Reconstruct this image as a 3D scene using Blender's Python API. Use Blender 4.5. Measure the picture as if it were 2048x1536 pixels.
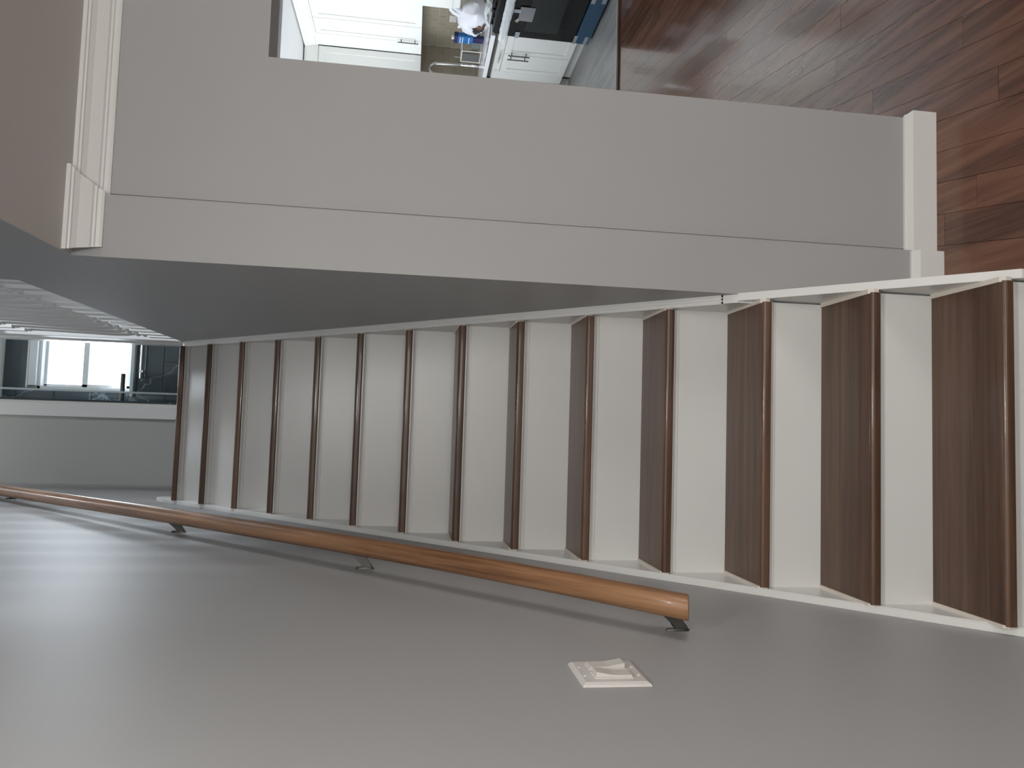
import bpy, bmesh, math, random
from mathutils import Matrix, Vector, noise

random.seed(7)
scene = bpy.context.scene
for o in list(bpy.data.objects):
    bpy.data.objects.remove(o, do_unlink=True)

# ------------------------------------------------------------------ camera
# the photograph was taken with the phone turned on its side: the picture's
# left edge is the real "up".
cam_d = bpy.data.cameras.new('camera')
cam = bpy.data.objects.new('camera', cam_d)
scene.collection.objects.link(cam)
RT = Vector((0.998052, -0.048, 0.0392))
FW = Vector((0.063, 0.98879, -0.135385))
PITCH, YAW, ROLL = -0.1358, 0.0636, -0.0393
cp, sp = math.cos(PITCH), math.sin(PITCH)
cy, sy = math.cos(YAW), math.sin(YAW)
FW = Vector((sy * cp, cy * cp, sp))
rt0 = Vector((cy, -sy, 0))
dn0 = FW.cross(rt0)
cr, sr = math.cos(ROLL), math.sin(ROLL)
RT = rt0 * cr + dn0 * sr
DN = -rt0 * sr + dn0 * cr
m = Matrix((DN, RT, -FW)).transposed().to_4x4()
m.translation = Vector((0.0127, -1.529, 1.558))
cam.matrix_world = m
cam_d.sensor_fit = 'HORIZONTAL'
cam_d.sensor_width = 36.0
cam_d.lens = 36.0 * 1472.7 / 2048.0
cam_d.clip_start = 0.02
scene.camera = cam

# ------------------------------------------------------------------ world, lights, exposure
scene.view_settings.view_transform = 'Standard'
scene.view_settings.look = 'None'
scene.view_settings.gamma = 1.0
scene.view_settings.use_curve_mapping = False
scene.view_settings.exposure = 0.12
scene.cycles.use_denoising = True
scene.cycles.max_bounces = 10
scene.cycles.diffuse_bounces = 6
scene.cycles.sample_clamp_indirect = 6.0

LAMP = 108.0                     # glow of the ceiling lamp's dome
FILL_UPPER = 30.0               # glow of the unseen lamp added above the stairwell

world = bpy.data.worlds.new('sky')
scene.world = world
world.use_nodes = True
bg = world.node_tree.nodes['Background']
bg.inputs['Color'].default_value = (0.80, 0.90, 1.0, 1)
bg.inputs['Strength'].default_value = 4.0


def area(name, loc, direction, sx, sy_, energy, color, spread=math.pi):
    d = bpy.data.lights.new(name, 'AREA')
    d.shape = 'RECTANGLE'
    d.size, d.size_y = sx, sy_
    d.energy = energy
    d.color = color
    d.spread = spread
    o = bpy.data.objects.new(name, d)
    scene.collection.objects.link(o)
    o.location = loc
    o.rotation_euler = Vector(direction).to_track_quat('-Z', 'Y').to_euler()
    return o


# daylight at the windows of the place (each sits in a window that is built further down)
area('daylight_living_rear', (0.75, -4.36, 1.55), (0, 1, 0), 1.3, 1.3, 34, (1.0, 0.985, 0.96))
area('daylight_living_right', (4.92, -2.2, 1.5), (-1, 0, 0), 1.8, 1.4, 50, (1.0, 0.985, 0.96))
area('daylight_kitchen', (1.66, 5.3, 2.0), (1, 0.03, 0.22), 1.5, 0.9, 21, (0.90, 0.96, 1.0), math.radians(125))
area('daylight_hall', (1.37, 1.80, 3.60), (-1, -0.45, -0.4), 0.19, 0.62, 27, (0.85, 0.92, 1.0))
area('daylight_bathroom', (0.52, 5.17, 4.3), (0, -1, -0.35), 0.4, 0.62, 22, (0.82, 0.91, 1.0))

# ------------------------------------------------------------------ materials


def principled(name, color, rough=0.5, metallic=0.0, spec=0.5, coat=0.0):
    mt = bpy.data.materials.new(name)
    mt.use_nodes = True
    p = mt.node_tree.nodes['Principled BSDF']
    p.inputs['Base Color'].default_value = (*color, 1)
    p.inputs['Roughness'].default_value = rough
    p.inputs['Metallic'].default_value = metallic
    p.inputs['Specular IOR Level'].default_value = spec
    p.inputs['Coat Weight'].default_value = coat
    return mt, mt.node_tree.nodes, mt.node_tree.links, p


def paint(name, color, rough=0.6, bump=0.06, scale=90, vary=0.03):
    mt, N, L, p = principled(name, color, rough)
    tc = N.new('ShaderNodeTexCoord')
    n = N.new('ShaderNodeTexNoise')
    n.inputs['Scale'].default_value = scale
    n.inputs['Detail'].default_value = 4
    L.new(tc.outputs['Object'], n.inputs['Vector'])
    b = N.new('ShaderNodeBump')
    b.inputs['Strength'].default_value = bump
    b.inputs['Distance'].default_value = 0.004
    L.new(n.outputs['Fac'], b.inputs['Height'])
    L.new(b.outputs['Normal'], p.inputs['Normal'])
    n2 = N.new('ShaderNodeTexNoise')
    n2.inputs['Scale'].default_value = 3.1
    n2.inputs['Detail'].default_value = 5
    L.new(tc.outputs['Object'], n2.inputs['Vector'])
    mx = N.new('ShaderNodeMix')
    mx.data_type = 'RGBA'
    mx.inputs['A'].default_value = (*[c * (1 - vary) for c in color], 1)
    mx.inputs['B'].default_value = (*[min(1, c * (1 + vary)) for c in color], 1)
    L.new(n2.outputs['Fac'], mx.inputs['Factor'])
    L.new(mx.outputs['Result'], p.inputs['Base Color'])
    return mt


def wood(name, dark, mid, light, rough=0.3, axis='X', coat=0.0, fine=55, stretch=0.035, rings=True, tone=0.25, mixf=0.38, bump=0.05, tilt=0.0):
    """grain runs along AXIS; each object gets its own cut of the pattern"""
    mt, N, L, p = principled(name, mid, rough, coat=coat)
    p.inputs['Coat Roughness'].default_value = 0.09
    tc = N.new('ShaderNodeTexCoord')
    oi = N.new('ShaderNodeObjectInfo')
    off = N.new('ShaderNodeVectorMath')
    off.operation = 'SCALE'
    off.inputs[0].default_value = (13.0, 7.0, 29.0)
    L.new(oi.outputs['Random'], off.inputs['Scale'])
    add = N.new('ShaderNodeVectorMath')
    add.operation = 'ADD'
    L.new(tc.outputs['Object'], add.inputs[0])
    L.new(off.outputs['Vector'], add.inputs[1])
    mp = N.new('ShaderNodeMapping')
    s = [1.0, 1.0, 1.0]
    s['XYZ'.index(axis)] = stretch
    mp.inputs['Scale'].default_value = s
    if tilt:
        turn = N.new('ShaderNodeMapping')
        turn.inputs['Rotation'].default_value = (tilt, 0, 0)
        L.new(add.outputs['Vector'], turn.inputs['Vector'])
        L.new(turn.outputs['Vector'], mp.inputs['Vector'])
    else:
        L.new(add.outputs['Vector'], mp.inputs['Vector'])
    n = N.new('ShaderNodeTexNoise')
    n.inputs['Scale'].default_value = fine
    n.inputs['Detail'].default_value = 6
    n.inputs['Roughness'].default_value = 0.65
    L.new(mp.outputs['Vector'], n.inputs['Vector'])
    n2 = N.new('ShaderNodeTexNoise')
    n2.inputs['Scale'].default_value = 9
    n2.inputs['Detail'].default_value = 3
    n2.inputs['Distortion'].default_value = 0.6
    L.new(mp.outputs['Vector'], n2.inputs['Vector'])
    ring = N.new('ShaderNodeMath')
    ring.operation = 'MULTIPLY'
    ring.inputs[1].default_value = 7.0 if rings else 1.0
    L.new(n2.outputs['Fac'], ring.inputs[0])
    fr = N.new('ShaderNodeMath')
    fr.operation = 'PINGPONG'
    fr.inputs[1].default_value = 1.0
    L.new(ring.outputs[0], fr.inputs[0])
    mx = N.new('ShaderNodeMix')
    mx.data_type = 'FLOAT'
    mx.inputs['Factor'].default_value = mixf
    L.new(n.outputs['Fac'], mx.inputs['A'])
    L.new(fr.outputs[0], mx.inputs['B'])
    ramp = N.new('ShaderNodeValToRGB')
    ramp.color_ramp.elements[0].position = 0.30
    ramp.color_ramp.elements[0].color = (*dark, 1)
    ramp.color_ramp.elements[1].position = 0.72
    ramp.color_ramp.elements[1].color = (*light, 1)
    e = ramp.color_ramp.elements.new(0.5)
    e.color = (*mid, 1)
    L.new(mx.outputs['Result'], ramp.inputs['Fac'])
    hv = N.new('ShaderNodeHueSaturation')
    vr = N.new('ShaderNodeMapRange')
    vr.inputs['To Min'].default_value = 1 - tone
    vr.inputs['To Max'].default_value = 1 + tone
    L.new(oi.outputs['Random'], vr.inputs['Value'])
    L.new(vr.outputs['Result'], hv.inputs['Value'])
    L.new(ramp.outputs['Color'], hv.inputs['Color'])
    L.new(hv.outputs['Color'], p.inputs['Base Color'])
    b = N.new('ShaderNodeBump')
    b.inputs['Strength'].default_value = bump
    b.inputs['Distance'].default_value = 0.002
    L.new(n.outputs['Fac'], b.inputs['Height'])
    L.new(b.outputs['Normal'], p.inputs['Normal'])
    return mt


def marble(name):
    mt, N, L, p = principled(name, (0.03, 0.045, 0.055), 0.12)
    tc = N.new('ShaderNodeTexCoord')
    n = N.new('ShaderNodeTexNoise')
    n.inputs['Scale'].default_value = 1.5
    n.inputs['Detail'].default_value = 4
    n.inputs['Distortion'].default_value = 0.35
    L.new(tc.outputs['Object'], n.inputs['Vector'])
    ramp = N.new('ShaderNodeValToRGB')
    els = ramp.color_ramp.elements
    els[0].position, els[0].color = 0.0, (0.045, 0.060, 0.070, 1)
    els[1].position, els[1].color = 1.0, (0.085, 0.110, 0.125, 1)
    for pos, c in ((0.494, (0.055, 0.075, 0.088, 1)), (0.5, (0.30, 0.34, 0.36, 1)), (0.506, (0.058, 0.078, 0.090, 1))):
        e = els.new(pos)
        e.color = c
    L.new(n.outputs['Fac'], ramp.inputs['Fac'])
    L.new(ramp.outputs['Color'], p.inputs['Base Color'])
    return mt


def glass(name, tint=(1, 1, 1), gloss=0.08):
    mt = bpy.data.materials.new(name)
    mt.use_nodes = True
    N, L = mt.node_tree.nodes, mt.node_tree.links
    N.clear()
    out = N.new('ShaderNodeOutputMaterial')
    mx = N.new('ShaderNodeMixShader')
    tr = N.new('ShaderNodeBsdfTransparent')
    tr.inputs['Color'].default_value = (*tint, 1)
    gl = N.new('ShaderNodeBsdfGlossy')
    gl.inputs['Roughness'].default_value = 0.03
    mx.inputs[0].default_value = gloss
    L.new(tr.outputs[0], mx.inputs[1])
    L.new(gl.outputs[0], mx.inputs[2])
    L.new(mx.outputs[0], out.inputs[0])
    return mt


def film(name, color=(0.9, 0.92, 0.95), amount=0.45, rough=0.25):
    """thin clear plastic sheet: part see-through, part glossy white"""
    mt, N, L, p = principled(name, color, rough)
    out = [x for x in N if x.type == 'OUTPUT_MATERIAL'][0]
    mx = N.new('ShaderNodeMixShader')
    tr = N.new('ShaderNodeBsdfTransparent')
    mx.inputs[0].default_value = amount
    L.new(tr.outputs[0], mx.inputs[1])
    L.new(p.outputs[0], mx.inputs[2])
    L.new(mx.outputs[0], out.inputs[0])
    return mt


M = {}
M['wall'] = paint('grey_wall_paint', (0.40, 0.40, 0.398), 0.5)
M['ceiling'] = paint('ceiling_paint', (0.64, 0.62, 0.595), 0.7)
M['trim'] = paint('white_trim_paint', (0.77, 0.765, 0.745), 0.32, bump=0.02, scale=40)
M['riser'] = paint('white_riser_paint', (0.77, 0.768, 0.745), 0.30, bump=0.03, scale=40)
M['white'] = paint('white_ceiling_paint', (0.80, 0.80, 0.80), 0.6)
M['cabinet'] = paint('white_cabinet_lacquer', (0.78, 0.78, 0.75), 0.35, bump=0.01)
M['caulk'] = principled('cream_caulk', (0.74, 0.68, 0.60), 0.5)[0]
M['tread'] = wood('stained_oak_tread', (0.060, 0.028, 0.015), (0.104, 0.052, 0.029), (0.150, 0.080, 0.047), 0.42, 'X', coat=0.3, tone=0.12, mixf=0.22, fine=75)
M['rail'] = wood('golden_oak_rail', (0.15, 0.068, 0.030), (0.31, 0.158, 0.076), (0.44, 0.240, 0.122), 0.40, 'Y', coat=0.15, fine=120, stretch=0.03, tone=0.0, mixf=0.28, tilt=-math.radians(45.8))
M['plank'] = wood('red_brown_floor_plank', (0.082, 0.029, 0.014), (0.146, 0.058, 0.030), (0.200, 0.088, 0.048), 0.19, 'Y', coat=0.6, fine=60, stretch=0.05, tone=0.20, mixf=0.30, bump=0.02)
M['seam'] = principled('dark_floor_seam', (0.03, 0.016, 0.010), 0.8)[0]
M['threshold'] = wood('threshold_wood', (0.05, 0.025, 0.014), (0.10, 0.05, 0.03), (0.14, 0.075, 0.045), 0.4, 'X', tone=0)
M['kfloor'] = wood('grey_kitchen_plank', (0.30, 0.295, 0.28), (0.36, 0.35, 0.335), (0.42, 0.41, 0.395), 0.35, 'Y', fine=20, stretch=0.1, tone=0.06)
M['nickel'] = principled('brushed_nickel', (0.13, 0.127, 0.12), 0.5, 1.0)[0]
M['chrome'] = principled('polished_chrome', (0.75, 0.76, 0.78), 0.12, 1.0)[0]
M['steel'] = principled('stainless_steel', (0.55, 0.56, 0.58), 0.28, 1.0)[0]
M['black_glass'] = principled('black_oven_glass', (0.008, 0.008, 0.009), 0.1, spec=0.22)[0]
M['oven_window'] = principled('oven_window_glass', (0.02, 0.024, 0.024), 0.08, spec=0.25)[0]
M['black'] = principled('black_enamel', (0.014, 0.014, 0.015), 0.3)[0]
M['switch'] = paint('switch_plastic', (0.66, 0.635, 0.60), 0.4, bump=0.02, vary=0.05)
M['blue_film'] = principled('blue_protective_film', (0.016, 0.066, 0.125), 0.35)[0]
M['tape'] = principled('grey_packing_tape', (0.30, 0.33, 0.37), 0.4)[0]
M['tag'] = paint('grey_paper_tag', (0.20, 0.20, 0.21), 0.5, bump=0.1, scale=60, vary=0.5)
M['bag'] = film('white_bag_plastic', (0.86, 0.86, 0.92), 0.88, 0.35)
M['wrap'] = film('clear_wrap_plastic', (0.86, 0.90, 0.92), 0.62, 0.2)
M['brown'] = paint('brown_paper', (0.14, 0.075, 0.035), 0.6, vary=0.6)
M['blue_pack'] = principled('blue_printed_pack', (0.03, 0.17, 0.47), 0.3)[0]
M['navy'] = principled('navy_cap', (0.03, 0.03, 0.10), 0.4)[0]
M['tile'] = paint('beige_glazed_tile', (0.33, 0.285, 0.215), 0.22, bump=0.05, scale=30, vary=0.18)
M['grout'] = paint('pale_grout', (0.46, 0.42, 0.35), 0.8)
M['worktop'] = principled('white_worktop', (0.82, 0.81, 0.82), 0.25)[0]
M['dark_strip'] = principled('dark_strip_finish', (0.10, 0.092, 0.082), 0.7)[0]
M['rack_panel'] = principled('grey_rack_panel', (0.13, 0.13, 0.13), 0.5)[0]
M['rack_wire'] = principled('pale_rack_wire', (0.75, 0.73, 0.66), 0.35)[0]
M['marble'] = marble('dark_veined_marble')
mt, N, L, p = principled('lamp_glow', (0.9, 0.88, 0.84), 0.4)
p.inputs['Emission Color'].default_value = (1.0, 0.985, 0.955, 1)
p.inputs['Emission Strength'].default_value = LAMP
M['lamp_glow'] = mt
mt, N, L, p = principled('fill_glow_upper', (0.9, 0.88, 0.84), 0.4)
p.inputs['Emission Color'].default_value = (0.97, 0.98, 1.0, 1)
p.inputs['Emission Strength'].default_value = FILL_UPPER
M['fill_glow_upper'] = mt
M['glass'] = glass('window_glass')
M['shower_glass'] = glass('shower_glass', (0.93, 0.97, 0.97), 0.06)
M['vinyl'] = principled('white_vinyl', (0.74, 0.76, 0.78), 0.35)[0]
M['curtain'] = paint('pale_sill_stone', (0.5, 0.53, 0.55), 0.3)
M['hall_wall'] = paint('pale_green_grey_paint', (0.43, 0.435, 0.405), 0.55)

# ------------------------------------------------------------------ building helpers


class B:
    def __init__(self):
        self.bm = bmesh.new()

    def poly(self, pts, faces):
        vs = [self.bm.verts.new(p) for p in pts]
        for f in faces:
            try:
                self.bm.faces.new([vs[i] for i in f])
            except ValueError:
                pass
        return self

    def box(self, x0, x1, y0, y1, z0, z1):
        p = [(x, y, z) for z in (z0, z1) for y in (y0, y1) for x in (x0, x1)]
        return self.poly(p, [(0, 2, 3, 1), (4, 5, 7, 6), (0, 1, 5, 4), (2, 6, 7, 3), (0, 4, 6, 2), (1, 3, 7, 5)])

    def prism(self, poly, axis, a0, a1, f0=None, f1=None):
        """poly in the two other axes (order xyz without AXIS), extruded from a0 to a1;
        f0 / f1 map a polygon point to its own start / end (mitres)"""
        i = 'xyz'.index(axis)
        n = len(poly)

        def pt(q, a):
            v = [q[0], q[1]]
            v.insert(i, a)
            return tuple(v)
        A = [pt(q, f0(q) if f0 else a0) for q in poly]
        Z = [pt(q, f1(q) if f1 else a1) for q in poly]
        fs = [tuple(range(n)), tuple(range(2 * n - 1, n - 1, -1))]
        fs += [(k, k + n, (k + 1) % n + n, (k + 1) % n) for k in range(n)]
        return self.poly(A + Z, fs)

    def lathe(self, prof, c, n=14, cap=True):
        """prof = [(r, z)], axis Z through c"""
        rings = []
        for r, z in prof:
            rings.append([self.bm.verts.new((c[0] + r * math.cos(2 * math.pi * k / n), c[1] + r * math.sin(2 * math.pi * k / n), c[2] + z)) for k in range(n)])
        for a, b in zip(rings, rings[1:]):
            for k in range(n):
                self.bm.faces.new((a[k], a[(k + 1) % n], b[(k + 1) % n], b[k]))
        if cap:
            self.bm.faces.new(rings[0][::-1])
            self.bm.faces.new(rings[-1])
        return self

    def tube(self, pts, r, n=12, cap=True, prof=None):
        pts = [Vector(p) for p in pts]
        rr = r if isinstance(r, (list, tuple)) else [r] * len(pts)
        rings = []
        up = Vector((0, 0, 1))
        t0 = (pts[1] - pts[0]).normalized()
        s = t0.cross(up)
        if s.length < 0.05:
            s = t0.cross(Vector((1, 0, 0)))
        s.normalize()
        for i, p in enumerate(pts):
            t = (pts[min(i + 1, len(pts) - 1)] - pts[max(i - 1, 0)]).normalized()
            s = (s - t * s.dot(t)).normalized()
            u = s.cross(t)
            ring = []
            for k in range(n):
                a = 2 * math.pi * k / n
                q = prof[k] if prof else (math.cos(a), math.sin(a))
                ring.append(self.bm.verts.new(p + s * q[0] * rr[i] + u * q[1] * rr[i]))
            rings.append(ring)
        for a, b in zip(rings, rings[1:]):
            for k in range(n):
                self.bm.faces.new((a[k], a[(k + 1) % n], b[(k + 1) % n], b[k]))
        if cap:
            self.bm.faces.new(rings[0][::-1])
            self.bm.faces.new(rings[-1])
        return self

    def build(self, name, mat, parent=None, bevel=0.0, smooth=False, seg=2):
        bm = self.bm
        if bevel > 0:
            bmesh.ops.bevel(bm, geom=[e for e in bm.edges], offset=bevel, segments=seg, profile=0.6, affect='EDGES', clamp_overlap=True)
        bmesh.ops.recalc_face_normals(bm, faces=bm.faces)
        me = bpy.data.meshes.new(name)
        bm.to_mesh(me)
        bm.free()
        if smooth:
            for f in me.polygons:
                f.use_smooth = True
            try:
                me.set_sharp_from_angle(angle=math.radians(40))
            except Exception:
                pass
        me.materials.append(M[mat] if isinstance(mat, str) else mat)
        o = bpy.data.objects.new(name, me)
        scene.collection.objects.link(o)
        if parent is not None:
            o.parent = parent
            p = parent
            off = Vector((0, 0, 0))
            while p is not None:
                off -= p.location
                p = p.parent
            o.location = off
        return o


def thing(name, loc, label, cat, group=None):
    o = bpy.data.objects.new(name, None)
    o.empty_display_size = 0.1
    scene.collection.objects.link(o)
    o.location = loc
    o['label'] = label
    o['category'] = cat
    if group:
        o['group'] = group
    return o


def tag(o, label, cat, group=None):
    o['label'] = label
    o['category'] = cat
    if group:
        o['group'] = group
    return o


def struct(o, label=None, cat=None):
    o['kind'] = 'structure'
    if label:
        o['label'] = label
        o['category'] = cat
    return o


def box(*a):
    return B().box(*a)


# ------------------------------------------------------------------ measures of the stair
YK = [-.011, .2, .404, .61, .811, 1.014, 1.188, 1.393, 1.578, 1.774, 1.965, 2.132, 2.31, 2.483]   # nosing fronts
ZK = [.18, .37, .562, .77, .97, 1.17, 1.363, 1.56, 1.762, 1.958, 2.162, 2.356, 2.552, 2.732]      # nosing undersides
TT = 0.027                      # tread thickness
SA, SB = 0.1618, 1.029          # slope of the skirt tops: z = SA + SB*y
XT = 0.396                      # half the tread length
XL, XR = -0.418, 0.425          # stairwell wall faces
CEIL = 2.43                     # lower ceiling
LAND = ZK[13] + TT              # upper floor
WY = 0.494                      # face of the partition beside the stair

# ------------------------------------------------------------------ the setting
struct(box(-0.56, XL, -4.4, 3.72, 0, 5.25).build('wall_left', 'wall'), 'long grey painted wall carrying the handrail and light switch', 'wall')
# stairwell wall on the right: below the upper floor, and full height beside the first balusters
OPY = -0.02                     # front edge of the stairwell opening
PB = WY + .115                  # back of the partition
w = B()
w.prism([(PB, 0), (3.6, 0), (3.6, LAND), (0.885, LAND), (0.885, 5.25), (OPY, 5.25), (OPY, CEIL + .004), (PB, CEIL + .004)], 'x', XR, XR + .10)
struct(w.build('wall_right', 'wall'), 'shadowed grey wall rising along the right of the staircase', 'wall')
# partition facing the camera with the kitchen opening
w = B()
EX = 1.008                      # edge of the kitchen opening
w.box(XR, .588, WY, PB, 0, CEIL)
w.box(.588, .600, WY + .005, PB, 0, CEIL)     # shallow groove added; its shade draws the line beside the step
w.box(.600, EX, WY, PB, 0, CEIL)
w.box(EX, 4.95, WY, PB, 1.978, CEIL)
w.box(XR, .588, WY - .03, WY, 0, CEIL)
struct(w.build('wall_partition', 'wall'), 'grey partition wall with a shallow step beside the kitchen opening', 'wall')
struct(box(-0.56, 5.1, -4.55, -4.4, 0, CEIL).build('wall_rear', 'wall'))
struct(box(4.95, 5.1, -4.4, 7.0, 0, 2.9).build('wall_far_right', 'wall'))
c = B()
TOP = LAND - .025
c.box(XR + .0005, 4.95, OPY, PB, CEIL, CEIL + .0039)
c.box(XR + .1005, 4.95, OPY, PB, CEIL + .0039, TOP)
c.box(XL, 4.95, -4.4, OPY, CEIL, TOP)
c.box(XR + .10, 4.95, PB, 3.0, CEIL, TOP)
c.box(XR + .10, 2.2, 3.0, 4.1, CEIL, TOP)
struct(c.build('ceiling', 'ceiling'), 'flat ceiling of the lower room, cut away above the staircase', 'ceiling')

# lower floor: planks laid one by one over a dark base
fl = struct(box(-0.56, 5.1, -4.55, 4.09, -.06, -.012).build('floor', 'seam'), 'red-brown hardwood strip floor of the lower room', 'floor')
rest = B()
rest.box(XL, 4.95, -4.4, -1.2, -.012, 0)
rest.build('floor_strip', 'plank', fl)
PW, SH = 0.0965, 0.172
y_lo, y_hi = -1.18, 4.07
i = -8
while True:
    xb = 0.43 + i * PW
    if xb + SH * y_lo > 4.95:
        break
    y = y_lo
    first = True
    while y < y_hi:
        ln = random.uniform(0.75, 1.45)
        if first:
            ln *= random.uniform(0.3, 1.0)
            first = False
        y1 = min(y + ln, y_hi)
        if y_hi - y1 < 0.2:
            y1 = y_hi
        xa, xz = xb + SH * y, xb + SH * y1
        if max(xa, xz) + PW > 0.40 and max(xa, xz) > 0.36 and max(xa, xz) < 4.9:
            g = 0.0006
            t = random.uniform(-0.0005, 0)
            p = [(xa + g, y + g, -.012), (xa + PW - g, y + g, -.012), (xz + PW - g, y1 - g, -.012), (xz + g, y1 - g, -.012)]
            q = [(a, b_, t) for a, b_, _ in p]
            B().poly(p + q, [(3, 2, 1, 0), (4, 5, 6, 7), (0, 1, 5, 4), (1, 2, 6, 5), (2, 3, 7, 6), (3, 0, 4, 7)]).build('floor_plank', 'plank', fl)
        y = y1
    i += 1
# threshold and kitchen floor
struct(box(XR + .1, 4.95, 4.07, 4.115, -.012, .012).build('trim_1', 'threshold'), 'dark wood threshold strip between hardwood and kitchen floor', 'threshold')
struct(box(XR + .1, 4.95, 4.115, 4.135, -.012, .010).build('trim_2', 'caulk'))
struct(box(0.5, 4.95, 4.135, 7.0, -.06, .004).build('floor_kitchen', 'kfloor'), 'pale grey wood-look kitchen floor', 'floor')
# kitchen shell
struct(box(4.32, 4.95, 4.12, 7.0, 0, 2.8).build('wall_kitchen_right', 'white'))
struct(box(1.5, 4.32, 6.6, 6.75, 0, 2.8).build('wall_kitchen_rear', 'white'))
kl = B()
kl.box(1.5, 1.62, 4.1, 4.5, 0, 2.8)
kl.box(1.5, 1.62, 6.1, 6.75, 0, 2.8)
kl.box(1.5, 1.62, 4.5, 6.1, 0, 1.0)
kl.box(1.5, 1.62, 4.5, 6.1, 2.5, 2.8)
struct(kl.build('wall_kitchen_left', 'white'))
struct(box(1.5, 4.95, 3.0, 7.0, 2.8, 2.9).build('ceiling_kitchen', 'white'), 'white kitchen ceiling seen through the opening', 'ceiling')

# upper storey shell
HX = 1.42                        # far side of the upstairs hall
uf = struct(box(XR + .10, HX, OPY, 3.6, LAND - .025, LAND).build('floor_hall', 'tread'))
lf = struct(box(XL, XR + .10, 2.66, 3.6, LAND - .25, LAND).build('floor_landing', 'tread'))
struct(box(-0.56, 2.3, -0.4, 7.0, 5.25, 5.35).build('ceiling_upper', 'white'))
struct(box(-0.56, XR + .1, OPY - .1, OPY, TOP, 5.25).build('wall_stairwell_front', 'wall'))
struct(box(XR + .10, HX, OPY - .1, OPY, TOP, 5.25).build('wall_hall_front', 'wall'))
hr = B()
hr.box(HX, HX + .1, OPY, 1.55, LAND, 5.25)
hr.box(HX, HX + .1, 2.05, 3.7, LAND, 5.25)
hr.box(HX, HX + .1, 1.55, 2.05, LAND, 3.15)
hr.box(HX, HX + .1, 1.55, 2.05, 4.05, 5.25)
struct(hr.build('wall_hall_right', 'wall'))
DX0, DX1, DTOP = 0.10, 0.522, LAND + 2.03
hb = B()
hb.box(XL, DX0, 3.6, 3.7, LAND - .25, 5.25)
hb.box(DX1, HX, 3.6, 3.7, LAND - .25, 5.25)
hb.box(DX0, DX1, 3.6, 3.7, DTOP, 5.25)
struct(hb.build('wall_landing', 'hall_wall'), 'pale green-grey wall facing down the stairs beside the bathroom doorway', 'wall')
d1 = struct(thing('door_1', (DX0, 3.58, LAND), 'white painted frame of the open bathroom doorway upstairs', 'doorway'))
box(DX0 - .085, DX0, 3.575, 3.60, LAND, DTOP + .085).build('door_casing', 'trim', d1, .003)
box(DX1, DX1 + .085, 3.575, 3.60, LAND, DTOP + .085).build('door_casing', 'trim', d1, .003)
box(DX0, DX1, 3.575, 3.60, DTOP, DTOP + .085).build('door_casing', 'trim', d1, .003)
box(DX0, DX0 + .012, 3.60, 3.70, LAND, DTOP).build('door_jamb', 'trim', d1)
box(DX1 - .012, DX1, 3.60, 3.70, LAND, DTOP).build('door_jamb', 'trim', d1)

# bathroom behind the doorway
struct(box(-0.1, 1.0, 3.7, 5.36, LAND - .05, LAND).build('floor_bathroom', 'marble'))
struct(box(-0.16, 1.0, 3.7, 5.36, 4.965, 5.05).build('ceiling_bathroom', 'white'))
WX0, WX1, WZ0, WZ1 = 0.235, 0.79, 3.945, 4.70
bw = B()
bw.box(-0.16, WX0, 5.2, 5.36, LAND, 4.965)
bw.box(WX1, 1.0, 5.2, 5.36, LAND, 4.965)
bw.box(WX0, WX1, 5.2, 5.36, LAND, WZ0)
bw.box(WX0, WX1, 5.2, 5.36, WZ1, 4.965)
wbr = struct(bw.build('wall_bathroom_rear', 'grout'), 'bathroom wall of dark veined marble tile around the window', 'wall')
wbl = struct(box(-0.16, 0.13 - .012, 3.7, 5.2, LAND, 4.965).build('wall_bathroom_left', 'grout'))
wbR = struct(box(.95, 1.0, 3.7, 5.2, LAND, 4.965).build('wall_bathroom_right', 'grout'))


def tile_field(x0, x1, z0, z1, tw, th, put, hole=None, g=0.0012, shift=True):
    r = 0
    z = z0
    while z < z1 - .01:
        zz = min(z + th, z1)
        x = x0 - (tw / 2 if (shift and r % 2) else 0)
        while x < x1 - .005:
            a, b_ = max(x, x0), min(x + tw, x1)
            if b_ - a > .015:
                if not hole or b_ <= hole[0] + .001 or a >= hole[1] - .001 or zz <= hole[2] + .001 or z >= hole[3] - .001:
                    put(a + g, b_ - g, z + g, zz - g)
            x += tw
        z += th
        r += 1


def mtile(a, b_, z, zz):
    box(a, b_, 5.19, 5.2, z, zz).build('marble_tile', 'marble', wbr, .0015, seg=1)


tile_field(0.13, WX0, 3.06, 4.965, .30, .30, mtile, shift=False)
tile_field(WX0, WX1, 3.06, WZ0 - .03, .28, .21, mtile)
tile_field(WX0, WX1, WZ1 + .082, 4.965, .56, .30, mtile)
tile_field(WX1, .95, 3.06, 4.965, .16, .30, mtile, shift=False)


def mtile_l(a, b_, z, zz):
    box(.118, .13, a, b_, z, zz).build('marble_tile', 'marble', wbl, .0015, seg=1)


tile_field(3.7, 5.19, LAND, 4.965, .6, .30, mtile_l)

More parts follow.
